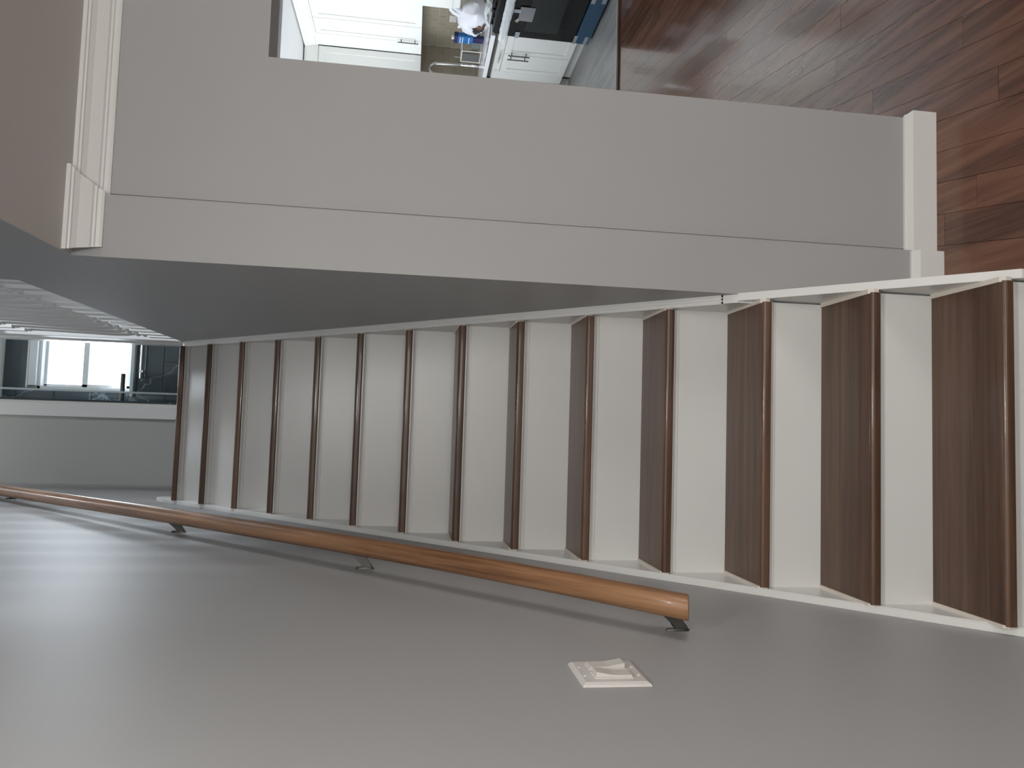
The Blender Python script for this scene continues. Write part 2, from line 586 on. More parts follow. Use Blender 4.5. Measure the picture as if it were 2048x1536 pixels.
# bathroom window: two sashes, head, sill
wn = struct(thing('window_1', (.51, 5.25, WZ0), 'bright double-hung bathroom window with white sashes', 'window'))
f = B()
f.box(WX0, WX0 + .035, 5.20, 5.30, WZ0, WZ1)
f.box(WX1 - .03, WX1, 5.20, 5.30, WZ0, WZ1)
f.box(WX0, WX1, 5.20, 5.30, WZ1 - .025, WZ1)
f.build('window_frame', 'vinyl', wn, .002)
s = B()
zm0, zm1 = 4.315, 4.36
s.box(WX0 + .035, WX0 + .06, 5.235, 5.26, WZ0 + .012, zm1)
s.box(WX1 - .05, WX1 - .03, 5.235, 5.26, WZ0 + .012, zm1)
s.box(WX0 + .035, WX1 - .03, 5.235, 5.26, WZ0 + .012, 4.00)
s.box(WX0 + .035, WX1 - .03, 5.235, 5.26, zm0, zm1)
ls = s.build('lower_sash', 'vinyl', wn, .002)
s = B()
s.box(WX0 + .035, WX0 + .055, 5.265, 5.29, zm0, WZ1 - .025)
s.box(WX1 - .05, WX1 - .03, 5.265, 5.29, zm0, WZ1 - .025)
s.box(WX0 + .035, WX1 - .03, 5.265, 5.29, zm0, zm1)
s.box(WX0 + .035, WX1 - .03, 5.265, 5.29, WZ1 - .045, WZ1 - .025)
us = s.build('upper_sash', 'vinyl', wn, .002)
box(WX0 + .06, WX1 - .05, 5.246, 5.250, 4.00, zm0).build('pane', 'glass', ls)
box(WX0 + .055, WX1 - .05, 5.276, 5.280, zm1, WZ1 - .045).build('pane', 'glass', us)
box(WX0 - .03, WX1 + .02, 5.15, 5.30, WZ0 - .028, WZ0).build('window_sill', 'curtain', wn, .003)
hd = B()
hd.box(WX0 + .035, WX1, 5.165, 5.20, WZ1, WZ1 + .062)
hd.build('window_head', 'vinyl', wn, .003)
box(WX0 + .015, WX1, 5.172, 5.188, WZ1 + .066, WZ1 + .080).build('window_head_edge', 'trim', wn, .002)
# shower screen with its grab bar and track, standing between door and window
sc_ = thing('shower_screen', (0.2, 4.7, LAND), 'clear glass shower screen with chrome bar in front of bathroom window', 'shower screen')
box(.215, .223, 4.62, 4.95, LAND + .02, 4.78).build('glass_panel', 'shower_glass', sc_)
box(.205, .233, 4.61, 4.96, LAND, LAND + .02).build('bottom_track', 'chrome', sc_)
box(.212, .226, 4.608, 4.622, LAND + .02, 4.78).build('edge_seal', 'vinyl', sc_)
bar = B()
bar.tube([(.135, 4.7, 3.835), (.37, 4.7, 3.835)], .017, 12)
bar.build('grab_bar', 'nickel', sc_, smooth=True)
rl = thing('towel_rail', (.4, 5.14, 3.82), 'slim chrome towel rail on brackets below bathroom window', 'towel rail')
B().tube([(.36, 5.13, 3.852), (.80, 5.13, 3.852)], .011, 10).build('rail_bar', 'chrome', rl, smooth=True)
for xx in (.42, .76):
    box(xx - .012, xx + .012, 5.12, 5.19, 3.832, 3.866).build('bracket', 'chrome', rl, .003)

# ------------------------------------------------------------------ trims of the lower room


def crown_poly(y, top):
    pr = [(0, -.074), (.007, -.074), (.010, -.068), (.012, -.060), (.016, -.058), (.017, -.053), (.022, -.050), (.028, -.040), (.036, -.026), (.046, -.017), (.050, -.016), (.051, -.011), (.056, -.010), (.056, 0), (0, 0)]
    return [(y - p_, top + z_) for p_, z_ in pr]


pc = crown_poly(WY, CEIL)
struct(B().prism(pc, 'x', .588, 4.95).build('trim_3', 'trim'), 'white crown moulding along the partition above the kitchen opening', 'crown moulding')
pc2 = crown_poly(WY - .03, CEIL)
struct(B().prism(pc2, 'x', 0, 0, f0=lambda q: .452 - (WY - .03 - q[0]) * .42, f1=lambda q: .588 + (WY - .03 - q[0])).build('trim_4', 'trim'), 'short white crown moulding piece ending above the staircase', 'crown moulding')


def base_poly(y):
    return [(y, 0), (y - .022, 0), (y - .022, .077), (y - .019, .080), (y - .008, .089), (y - .006, .094), (y, .095)]


struct(B().prism(base_poly(WY), 'x', .588, EX + .002, f1=lambda q: EX + .002 + (WY - q[0]) * .6).build('baseboard_partition', 'trim'), 'white baseboard at the foot of the partition by the kitchen opening', 'baseboard')
struct(B().prism(base_poly(WY - .03), 'x', XR, .585).build('baseboard_step', 'trim'), 'short white baseboard piece meeting the stair stringer', 'baseboard')

# ------------------------------------------------------------------ the staircase
st = thing('staircase', (0, 0, 0), 'straight staircase with brown oak treads and white painted risers', 'staircase')


def tread_prof(y, z, y1):
    pr = []
    rt_, rb_ = .0105, .004
    for k in range(7):
        a = math.pi / 2 + math.pi / 2 * k / 6
        pr.append((y + rt_ + rt_ * math.cos(a), z + TT - rt_ + rt_ * math.sin(a)))
    for k in range(4):
        a = math.pi + math.pi / 2 * k / 3
        pr.append((y + rb_ + rb_ * math.cos(a), z + rb_ + rb_ * math.sin(a)))
    return pr + [(y1, z), (y1, z + TT)]


OV = 0.028
for k in range(13):
    B().prism(tread_prof(YK[k], ZK[k], YK[k + 1] + OV + .012), 'x', -XT, XT).build('tread', 'tread', st, smooth=True)
nose = B().prism(tread_prof(YK[13], ZK[13], 2.67), 'x', -XT - .003, XT + .003).build('landing_nosing', 'tread', st, smooth=True)
for k in range(14):
    z0 = (ZK[k - 1] + TT) if k else 0.0
    box(-XT - .004, XT + .004, YK[k] + OV, YK[k] + OV + .014, z0 - .004, ZK[k]).build('riser', 'riser', st)
    cv = [(YK[k] + OV, ZK[k]), (YK[k] + .010, ZK[k]), (YK[k] + .010, ZK[k] - .005), (YK[k] + .013, ZK[k] - .0055), (YK[k] + .019, ZK[k] - .010), (YK[k] + .022, ZK[k] - .016), (YK[k] + .022, ZK[k] - .020), (YK[k] + OV, ZK[k] - .020)]
    B().prism(cv, 'x', -XT - .003, XT + .003).build('cove_moulding', 'riser', st)
# skirt boards and the capped stringer
XI = 0.400


def zt(y):
    return SA + SB * y


yb = -SA / SB
left = [(yb - .02, 0), (0.30, 0), (2.70, zt(2.70) - .55), (2.70, 2.86), (2.685, 2.890), (2.66, zt(2.66) - .012), (yb - .02, 0.0)]
left = [(-.19, 0), (.35, 0), (2.70, zt(2.70) - .60), (2.70, 2.845), (2.690, 2.875), (2.665, zt(2.665) - .02), (2.63, zt(2.63) - .004), (-.19 + .02, max(.0, zt(-.17)) + .002)]
B().prism(left, 'x', XL + .0006, -XI).build('skirt_board', 'riser', st)
right = [(WY - .03, 0), (WY - .03, zt(WY - .03) - .002), (2.52, zt(2.52) - .002), (2.54, LAND - .002), (2.66, LAND - .002), (2.66, zt(2.66) - .6), (WY + .5, 0)]
B().prism(right, 'x', XI, XR - .0006).build('skirt_board', 'riser', st)
string = [(-.006, 0), (WY - .031, 0), (WY - .031, zt(WY - .031)), (-.006, zt(-.006))]
B().prism(string, 'x', .4045, XR + .002).build('stringer', 'trim', st, .0015)


def slope_strip(x0, x1, lo, hi, y0, y1):
    """bar lying on the slope between heights lo and hi above the skirt top"""
    return [(x0, y0, zt(y0) + lo), (x1, y0, zt(y0) + lo), (x1, y0, zt(y0) + hi), (x0, y0, zt(y0) + hi),
            (x0, y1, zt(y1) + lo), (x1, y1, zt(y1) + lo), (x1, y1, zt(y1) + hi), (x0, y1, zt(y1) + hi)]


BOXF = [(0, 1, 2, 3), (7, 6, 5, 4), (0, 4, 5, 1), (1, 5, 6, 2), (2, 6, 7, 3), (3, 7, 4, 0)]


def cap(sg, xin, xout, y0, y1):
    b_ = B()
    wd = xout - xin
    for a, e, h in ((0, 1, .003), (.04, .30, .0065), (.42, .66, .009), (.78, 1.0, .007)):
        x0, x1 = xin + wd * a, xin + wd * e
        if sg < 0:
            x0, x1 = -x1, -x0
        b_.poly(slope_strip(x0, x1, -.004, h, y0, y1), BOXF)
    return b_


cap(-1, XI - .002, -XL - .0006, -.17, 2.62).build('cap_moulding', 'trim', st)
cap(1, XI - .002, XR - .0006, WY + .0, 2.50).build('cap_moulding', 'trim', st)
# beads of caulk where the treads meet the skirts
for sg in (-1, 1):
    for k in range(13):
        b_ = B()
        y0, y1 = YK[k] + .010, YK[k + 1] + OV
        x0, x1 = sorted((sg * (XT - .003), sg * (XI + (.005 if sg > 0 and YK[k] < WY else 0))))
        q = [(y0, ZK[k] + TT - .003), (y1, ZK[k] + TT - .003), (y1, ZK[k] + TT + .0036), (y0, ZK[k] + TT + .0036), (YK[k] + .0015, ZK[k] + TT - .008), (YK[k] + .0015, ZK[k] + .006), (YK[k] + .010, ZK[k] + .001), (YK[k] + .013, ZK[k] + .004), (YK[k] + .006, ZK[k] + .009), (YK[k] + .006, ZK[k] + TT - .010)]
        b_.prism(q, 'x', x0, x1)
        b_.build('caulk_line', 'caulk', st)

# ------------------------------------------------------------------ handrail on the left wall
hrail = thing('handrail', (-.35, -.06, .97), 'round golden-oak handrail fixed on brackets along the left wall', 'handrail')
RP = [(-.348, -.019, .961), (-.338, .330, 1.32), (-.338, .688, 1.688), (-.346, 1.378, 2.4), (-.367, 2.54, 3.597), (-.369, 2.75, 3.81)]

BR_Y = [0.062, 0.762, 1.49, 2.606]


def rail_at(y):
    for a, b_ in zip(RP, RP[1:]):
        if y <= b_[1]:
            t = (y - a[1]) / (b_[1] - a[1])
            return Vector(a).lerp(Vector(b_), t)
    return Vector(RP[-1])


pts = []
for k in range(40):
    pts.append(rail_at(-.019 + (2.75 + .019) * k / 39))
for _ in range(6):
    pts = [pts[0]] + [(pts[k - 1] + pts[k] * 2 + pts[k + 1]) / 4 for k in range(1, 39)] + [pts[-1]]
rp = []
for k in range(20):
    a = 2 * math.pi * k / 20
    rp.append((math.cos(a), max(-.86, min(.93, math.sin(a)))))
d0 = (pts[1] - pts[0]).normalized()
pts = [pts[0], pts[0] + d0 * .003] + pts[1:]
rr = [.0255, .0275] + [.0275] * (len(pts) - 2)
tb = B().tube(pts, rr, 20, prof=rp)
nrm = Vector((0.02, -.40, -.92))
for ring_i, sh in ((0, 0.0), (1, 0.003)):
    for v in list(tb.bm.verts)[ring_i * 20:ring_i * 20 + 20]:
        cc = pts[ring_i]
        v.co += d0 * (-((v.co - cc).dot(nrm)) / d0.dot(nrm))
tb.build('rail', 'rail', hrail, smooth=True)
for yb_ in BR_Y:
    c = rail_at(yb_)
    z = .98 + 1.03 * yb_ - .09
    b_ = B()
    # oblong rosette on the wall
    ring = []
    n = 20
    for xx, sc in ((XL, 1.0), (XL + .004, 1.0), (XL + .006, .85)):
        ring.append([(xx, yb_ + (.0065 * sc * math.cos(2 * math.pi * k / n)), z + .027 * sc * math.sin(2 * math.pi * k / n)) for k in range(n)])
    P_ = [p for r_ in ring for p in r_]
    F_ = [tuple(range(n))[::-1], tuple(range(2 * n, 3 * n))]
    for r_ in range(2):
        F_ += [(r_ * n + k, r_ * n + (k + 1) % n, (r_ + 1) * n + (k + 1) % n, (r_ + 1) * n + k) for k in range(n)]
    b_.poly(P_, F_)
    b_.build('rosette', 'nickel', hrail, smooth=True)
    a_ = B()
    zt_ = c.z - .027 - .004
    q = [(XL + .006, z - .024), (XL + .006, z + .010), (XL + .020, z + .014), (c.x - .018, zt_ - .006), (c.x - .018, zt_ + .012), (c.x + .010, zt_ + .012), (c.x + .010, zt_ - .022), (c.x - .006, zt_ - .036), (XL + .022, z - .012)]
    a_.prism(q, 'y', yb_ - .0065, yb_ + .0065)
    bmesh.ops.bevel(a_.bm, geom=list(a_.bm.edges), offset=.003, segments=2, affect='EDGES', clamp_overlap=True)
    a_.build('bracket_arm', 'nickel', hrail, smooth=True)
    s_ = B()
    s_.lathe([(.0045, 0), (.004, .002), (0.0005, .003)], (0, 0, 0), 10)
    so = s_.build('screw', 'nickel', hrail)
    so.rotation_euler = (0, math.pi / 2, 0)
    so.location = Vector((XL + .006, yb_, z - .018)) - hrail.location

# ------------------------------------------------------------------ light switch
sw = thing('light_switch', (XL, -.222, 1.19), 'white double rocker light switch on the left wall below the handrail', 'light switch')
y0, y1, z0, z1 = -.283, -.160, 1.128, 1.250
pl = B()
pl.poly([(XL, y0, z0), (XL, y1, z0), (XL, y1, z1), (XL, y0, z1), (XL + .0035, y0 + .001, z0 + .001), (XL + .0035, y1 - .001, z0 + .001), (XL + .0035, y1 - .001, z1 - .001), (XL + .0035, y0 + .001, z1 - .001),
         (XL + .007, y0 + .007, z0 + .007), (XL + .007, y1 - .007, z0 + .007), (XL + .007, y1 - .007, z1 - .007), (XL + .007, y0 + .007, z1 - .007)],
        [(3, 2, 1, 0), (0, 1, 5, 4), (1, 2, 6, 5), (2, 3, 7, 6), (3, 0, 4, 7), (4, 5, 9, 8), (5, 6, 10, 9), (6, 7, 11, 10), (7, 4, 8, 11), (8, 9, 10, 11)])
pl.build('cover_plate', 'switch', sw)
zc = (z0 + z1) / 2
for n_, (yc, tilt) in enumerate(((-.2445, 1), (-.1985, -1))):
    fr = B()
    fr.box(XL + .0065, XL + .009, yc - .0175, yc + .0175, zc - .0345, zc + .0345)
    fr.build('rocker_frame', 'switch', sw, .0008, seg=1)
    xx = XL + .009
    lo, hi = (.0035, .009) if tilt > 0 else (.009, .0035)
    q = [(zc - .032, xx), (zc + .032, xx), (zc + .032, xx + hi), (zc, xx + .0035), (zc - .032, xx + lo)]
    rk = B()
    A = [(x, yc - .0155, z) for z, x in q]
    Z = [(x, yc + .0155, z) for z, x in q]
    rk.poly(A + Z, [(0, 1, 2, 3, 4), (9, 8, 7, 6, 5)] + [(k, (k + 1) % 5, (k + 1) % 5 + 5, k + 5) for k in range(5)])
    rk.build('rocker', 'switch', sw, .0006, seg=1)
for yc in (-.2445, -.1985):
    for zz in (zc - .0485, zc + .0485):
        s_ = B().lathe([(.0032, 0), (.003, .0012), (.0004, .0016)], (0, 0, 0), 10)
        so = s_.build('screw', 'switch', sw)
        so.rotation_euler = (0, math.pi / 2, 0)
        so.location = Vector((XL + .007, yc, zz)) - sw.location

# ------------------------------------------------------------------ balustrade upstairs
bal = thing('stair_balustrade', (.449, 1.7, LAND), 'white balustrade of turned spindles along the upstairs hall edge', 'balustrade')
prof = [(.014, .135), (.0185, .142), (.0195, .150), (.0175, .157), (.0125, .163), (.0120, .170), (.0165, .177), (.0185, .184), (.0165, .191), (.0125, .197), (.0135, .204), (.018, .232), (.0205, .275), (.0205, .32), (.018, .40), (.0150, .52), (.0130, .62), (.0125, .68), (.0165, .688), (.0175, .695), (.0135, .702), (.0135, .712)]
first_b = None
xb = XR + .025
for k in range(13):
    yb_ = .962 + .1215 * k
    if first_b is None:
        b_ = B()
        b_.box(xb - .0215, xb + .0215, yb_ - .0215, yb_ + .0215, LAND, LAND + .128)
        b_.poly([(xb - .0215, yb_ - .0215, LAND + .128), (xb + .0215, yb_ - .0215, LAND + .128), (xb + .0215, yb_ + .0215, LAND + .128), (xb - .0215, yb_ + .0215, LAND + .128), (xb - .012, yb_ - .012, LAND + .138), (xb + .012, yb_ - .012, LAND + .138), (xb + .012, yb_ + .012, LAND + .138), (xb - .012, yb_ + .012, LAND + .138)],
                [(0, 1, 5, 4), (1, 2, 6, 5), (2, 3, 7, 6), (3, 0, 4, 7), (4, 5, 6, 7)])
        b_.lathe(prof, (xb, yb_, LAND), 16)
        b_.box(xb - .0175, xb + .0175, yb_ - .0175, yb_ + .0175, LAND + .71, LAND + .87)
        first_b = b_.build('baluster', 'trim', bal, smooth=True)
        y_first = yb_
    else:
        o = first_b.copy()
        scene.collection.objects.link(o)
        o.location = first_b.location + Vector((0, yb_ - y_first, 0))
nw = B()
nw.box(xb - .022, xb + .058, 2.54, 2.62, LAND, LAND + 1.02)
nw.box(xb - .03, xb + .066, 2.532, 2.628, LAND + 1.02, LAND + 1.05)
nw.build('newel_post', 'trim', bal, .003)
B().prism([(xb - .03, LAND + .87), (xb + .03, LAND + .87), (xb + .032, LAND + .90), (xb + .02, LAND + .925), (xb - .02, LAND + .925), (xb - .032, LAND + .90)], 'y', .885, 2.53).build('top_rail', 'trim', bal)

# ------------------------------------------------------------------ windows that light the rooms (behind or beside the camera)


def plain_window(name, axis, pos, a0, a1, z0, z1, depth, label):
    wn_ = struct(thing(name, (pos if axis == 'x' else (a0 + a1) / 2, pos if axis == 'y' else (a0 + a1) / 2, z0), label, 'window'))
    f_, g_ = B(), B()
    lo, hi = min(pos, pos + depth), max(pos, pos + depth)

    def bx(bb, u0, u1, v0, v1, l=lo, h=hi):
        if axis == 'x':
            bb.box(l, h, u0, u1, v0, v1)
        else:
            bb.box(u0, u1, l, h, v0, v1)
    t_ = .05
    bx(f_, a0, a0 + t_, z0, z1)
    bx(f_, a1 - t_, a1, z0, z1)
    bx(f_, a0 + t_, a1 - t_, z0, z0 + t_)
    bx(f_, a0 + t_, a1 - t_, z1 - t_, z1)
    f_.build('window_frame', 'vinyl', wn_)
    mid = (lo + hi) / 2
    bx(g_, a0 + t_, a1 - t_, z0 + t_, z1 - t_, mid - .003, mid + .003)
    g_.build('pane', 'glass', wn_)


plain_window('window_2', 'y', -4.40, .05, 1.45, .85, 2.25, .03, 'living room window behind the camera')
plain_window('window_3', 'x', 4.95, -3.15, -1.25, .75, 2.25, -.02, 'living room window at the right')
plain_window('window_4', 'x', 1.56, 4.5, 6.1, 1.0, 2.5, .05, 'kitchen window at the left end of the kitchen')
plain_window('window_5', 'x', HX + .03, 1.55, 2.05, 3.15, 4.05, .05, 'narrow hall window upstairs')

# flush ceiling lamp above the camera
lm = thing('ceiling_lamp', (.22, -1.62, CEIL), 'round flush ceiling lamp of the lower room above the camera', 'lamp')
B().lathe([(.15, -.022), (.155, -.018), (.155, 0), (.001, 0)], (.22, -1.62, CEIL), 28).build('base_ring', 'vinyl', lm, smooth=True)
B().lathe([(.002, -.105), (.05, -.100), (.10, -.078), (.13, -.048), (.138, -.022)], (.22, -1.62, CEIL), 28).build('glass_dome', 'lamp_glow', lm, smooth=True)

lm2 = thing('fill_lamp_upper', (.05, 2.9, 5.25), 'unseen round ceiling lamp added high above the staircase for brightness', 'lamp')  # unseen lamp, added to brighten the upper storey
B().lathe([(.15, -.022), (.155, -.018), (.155, 0), (.001, 0)], (.05, 2.9, 5.25), 28).build('base_ring', 'vinyl', lm2, smooth=True)
B().lathe([(.002, -.105), (.05, -.100), (.10, -.078), (.13, -.048), (.138, -.022)], (.05, 2.9, 5.25), 28).build('glass_dome', 'fill_glow_upper', lm2, smooth=True)

# ------------------------------------------------------------------ kitchen: tiled walls
WXK, WYK = 4.32, 6.6
kw_r = bpy.data.objects['wall_kitchen_right']
kw_b = bpy.data.objects['wall_kitchen_rear']


def ktile_r(a, b_, z, zz):
    box(WXK - .008, WXK, a, b_, z, zz).build('tile', 'tile', kw_r, .001, seg=1)


def ktile_b(a, b_, z, zz):
    box(a, b_, WYK - .008, WYK, z, zz).build('tile', 'tile', kw_b, .001, seg=1)


box(WXK - .003, WXK, 4.2, WYK, .93, 1.66).build('grout_bed', 'grout', kw_r)
box(3.3, WXK - .003, WYK - .003, WYK, .93, 1.66).build('grout_bed', 'grout', kw_b)
tile_field(4.22, WYK - .009, .95, 1.655, .152, .0783, ktile_r, g=.0022)
tile_field(3.55, WXK - .009, .95, 1.655, .152, .0783, ktile_b, g=.0022)

# ------------------------------------------------------------------ kitchen cabinets


def shaker(name, parent, face, pos, u0, u1, v0, v1, mat='cabinet', th=.02, st_=.062, rec=.009):
    """shaker door/drawer front. face 'x': front looks to -x at x=pos; face 'y': looks to -y at y=pos"""
    b_ = B()

    def bx(a0, a1, c0, c1, d0, d1):
        if face == 'x':
            b_.box(d0, d1, a0, a1, c0, c1)
        else:
            b_.box(a0, a1, d0, d1, c0, c1)
    s_ = min(st_, (v1 - v0) * .28, (u1 - u0) * .28)
    bx(u0, u0 + s_, v0, v1, pos, pos + th)
    bx(u1 - s_, u1, v0, v1, pos, pos + th)
    bx(u0 + s_, u1 - s_, v0, v0 + s_, pos, pos + th)
    bx(u0 + s_, u1 - s_, v1 - s_, v1, pos, pos + th)
    bx(u0 + s_, u1 - s_, v0 + s_, v1 - s_, pos + rec, pos + th)
    return b_.build(name, mat, parent)


def pull(parent, face, pos, u, v0, v1, horizontal=False, off=.034, mat='nickel'):
    b_ = B()
    ends = [(u, v0), (u, v1)] if not horizontal else [(v0, u), (v1, u)]

    def P3(uu, vv, d):
        return (pos - d, uu, vv) if face == 'x' else (uu, pos - d, vv)
    b_.tube([P3(*ends[0], off), P3(*ends[1], off)], .0058, 10)
    dv = .035
    for s_ in (0, 1):
        e = ends[s_]
        e2 = (e[0], e[1] + (dv if s_ == 0 else -dv)) if not horizontal else (e[0] + (dv if s_ == 0 else -dv), e[1])
        b_.tube([P3(*e2, 0), P3(*e2, off)], .0048, 8)
    o = b_.build('handle', mat, parent, smooth=True)
    return o


FX = 3.70                      # door fronts of the run with the range
bc = thing('base_cabinet', (FX, 5.55, 0), 'white base cabinet with one drawer above twin shaker doors beside the range', 'cabinet')
box(FX + .02, WXK - .012, 5.075, 5.975, .115, .865).build('carcass', 'cabinet', bc)
box(FX + .115, WXK - .012, 5.075, 6.02, .004, .115).build('toe_kick', 'cabinet', bc)
dr = shaker('drawer', bc, 'x', FX, 5.085, 5.80, .79, .86)
box(FX, FX + .02, 5.803, 5.955, .125, .862).build('filler_strip', 'cabinet', bc)
dl = shaker('door', bc, 'x', FX, 5.085, 5.438, .125, .782)
dR = shaker('door', bc, 'x', FX, 5.444, 5.80, .125, .782)
pull(dl, 'x', FX, 5.405, .535, .745)
pull(dR, 'x', FX, 5.482, .535, .745)
pull(dr, 'x', FX, .825, 5.36, 5.56, horizontal=True, mat='chrome')

FY = 5.98
bc2 = thing('base_cabinet.001', (3.3, FY, 0), 'white base cabinet facing the camera in the kitchen corner below the faucet', 'cabinet')
box(3.0, FX + .01, FY + .02, WYK - .012, .115, .865).build('carcass', 'cabinet', bc2)
box(3.0, FX + .116, FY + .075, WYK - .012, .004, .115).build('toe_kick', 'cabinet', bc2)
box(3.645, FX + .015, FY, FY + .02, .125, .862).build('filler_strip', 'cabinet', bc2)
shaker('drawer', bc2, 'y', FY, 3.05, 3.64, .71, .862)
d_ = shaker('door', bc2, 'y', FY, 3.05, 3.64, .125, .70)

# worktop
wt = thing('worktop', (3.9, 5.9, .905), 'white stone worktop running from the range into the kitchen corner', 'worktop')
box(FX - .035, WXK - .01, 5.07, WYK - .01, .908, .95).build('slab', 'worktop', wt, .004)
box(3.0, FX - .036, FY - .03, WYK - .01, .908, .95).build('slab', 'worktop', wt, .004)
box(FX + .012, WXK - .015, 5.075, 5.96, .866, .907).build('under_slab_strip', 'dark_strip', wt)  # plain dark strip between worktop slab and drawer
box(3.0, FX + .011, FY + .012, WYK - .015, .866, .907).build('under_slab_strip', 'dark_strip', wt)

# upper cabinets
UX, UY, UZ0, UZ1 = 3.97, 6.14, 1.592, 2.66
uc = thing('upper_cabinet', (4.14, 5.75, UZ0), 'white wall cabinet with two shaker doors on the range side', 'cabinet')
box(UX + .02, WXK - .012, 5.06, UY + .0, UZ0 + .004, UZ1).build('carcass', 'cabinet', uc)
u1 = shaker('door', uc, 'x', UX, 5.62, 5.905, UZ0, UZ1 - .01, st_=.055)
u2 = shaker('door', uc, 'x', UX, 5.065, 5.614, UZ0, UZ1 - .01)
pull(u1, 'x', UX, 5.87, UZ0 + .03, UZ0 + .24)
pull(u2, 'x', UX, 5.078, UZ0 + .03, UZ0 + .24)
box(UX, UX + .02, 5.91, UY, UZ0, UZ1).build('filler_strip', 'cabinet', uc)
uc2 = thing('upper_cabinet.001', (3.7, 6.4, UZ0), 'white wall cabinet facing the camera in the kitchen corner', 'cabinet')
box(3.2, UX, UY + .02, WYK - .012, UZ0 + .004, UZ1).build('carcass', 'cabinet', uc2)
shaker('door', uc2, 'y', UY, 3.50, UX - .012, UZ0, UZ1 - .01)
shaker('door', uc2, 'y', UY, 3.21, 3.494, UZ0, UZ1 - .01)
# crown on the cabinets
pr = [(0, -.145), (.012, -.145), (.014, -.125), (.022, -.12), (.030, -.09), (.052, -.045), (.062, -.04), (.062, -.015), (0, -.015)]
struct(B().prism([(UX + .012 - p_, 2.80 + z_) for p_, z_ in pr], 'y', 4.2, UY, f1=lambda q: UY + (UX - q[0])).build('trim_5', 'cabinet'), 'white crown moulding on the wall cabinet at the range side', 'crown moulding')
struct(B().prism([(UY + .012 - p_, 2.80 + z_) for p_, z_ in pr], 'x', 3.2, UX, f1=lambda q: UX + (UY - q[0])).build('trim_6', 'cabinet'), 'white crown moulding on the corner wall cabinet', 'crown moulding')

# range hood over the range
hd = thing('range_hood', (4.1, 4.65, 1.24), 'white box-shaped range hood hanging above the cooker', 'range hood')
box(3.87, WXK - .012, 4.26, 5.035, 1.25, 1.70).build('casing', 'cabinet', hd, .006)
box(3.855, 3.87, 4.27, 5.03, 1.32, 1.69).build('front_panel', 'cabinet', hd, .004)
box(3.90, WXK - .05, 4.30, 5.0, 1.243, 1.25).build('filter', 'steel', hd)

# ------------------------------------------------------------------ the range
RX, RY0, RY1 = 3.66, 4.235, 5.06
rg = thing('range', (4.0, 4.65, 0), 'new black-glass cooker with blue film on its bottom drawer', 'cooker')
box(RX + .045, WXK - .012, RY0, RY1, .03, .925).build('body', 'black', rg)
box(RX + .06, WXK - .05, RY0 + .03, RY1 - .03, .004, .03).build('plinth', 'black', rg)
box(RX + .01, RX + .045, RY0, RY1, .185, .80).build('oven_door', 'black_glass', rg, .004)
ov = [o for o in rg.children if o.name.startswith('oven_door')][0]
box(RX + .0075, RX + .010, RY0 + .12, RY1 - .12, .36, .66).build('oven_window', 'oven_window', ov)
box(RX + .006, RX + .045, RY0, RY1, .035, .170).build('bottom_drawer', 'blue_film', rg, .004)
box(RX + .02, RX + .045, RY0, RY1, .804, .925).build('control_panel', 'black_glass', rg, .004)
hb_ = B()
hb_.tube([(RX - .035, RY0 + .03, .848), (RX - .035, RY1 - .03, .848)], .015, 12)
for yy in (RY0 + .07, RY1 - .07):
    hb_.tube([(RX + .022, yy, .848), (RX - .035, yy, .848)], .010, 10)
hb_.build('handle', 'steel', rg, smooth=True)
box(RX + .03, WXK - .015, RY0 + .002, RY1 - .002, .925, .94).build('cooktop', 'black', rg, .003)
for gy in (4.36, 4.65, 4.93):
    g_ = B()
    for dx in (0, .17, .34, .5):
        g_.box(RX + .10 + dx, RX + .114 + dx, gy - .12, gy + .12, .953, .966)
    for dy in (-.12, 0, .106):
        g_.box(RX + .10, RX + .614, gy + dy, gy + dy + .014, .940, .953)
    g_.build('grate', 'black', rg)
box(WXK - .075, WXK - .014, RY0, RY1, .94, 1.06).build('backguard', 'steel', rg, .004)
# tape strips holding the door and drawer (stuck on, part of the new appliance)
for (ya, yb2, za, zb) in ((4.965, 5.064, .694, .735), (4.925, 5.064, .158, .188), (4.93, 5.064, .055, .088), (4.29, 4.40, .135, .170), (4.29, 4.385, .045, .080)):
    box(RX + .0035, RX + .0065 if za > .5 else RX + .0055, ya, yb2, za, zb).build('tape_strip', 'tape', rg)
box(RX + .002, RX + .011, 4.95, 5.05, .172, .184).build('drawer_gap_strip', 'steel', rg)
tg = thing('paper_tag', (RX, 4.66, .66), 'grey paper tag hanging on the black oven door', 'tag')
box(RX + .0015, RX + .0045, 4.555, 4.77, .615, .745).build('card', 'tag', tg)
box(RX + .001, RX + .0055, 4.60, 4.65, .735, .80).build('tape', 'tape', tg)
B().tube([(RX + .003, 4.74, .742), (RX - .004, 4.775, .765), (RX - .004, 4.79, .75), (RX + .003, 4.765, .735)], .004, 6).build('loop', 'rack_wire', tg)


def crumple(b_, seed, amp, freq):
    for v in b_.bm.verts:
        n1 = noise.noise_vector(Vector(v.co) * freq + Vector((seed, 0, seed * 2)))
        n2 = noise.noise_vector(Vector(v.co) * freq * 2.7 + Vector((seed * 3, 1, 0)))
        v.co += n1 * amp + n2 * amp * .45


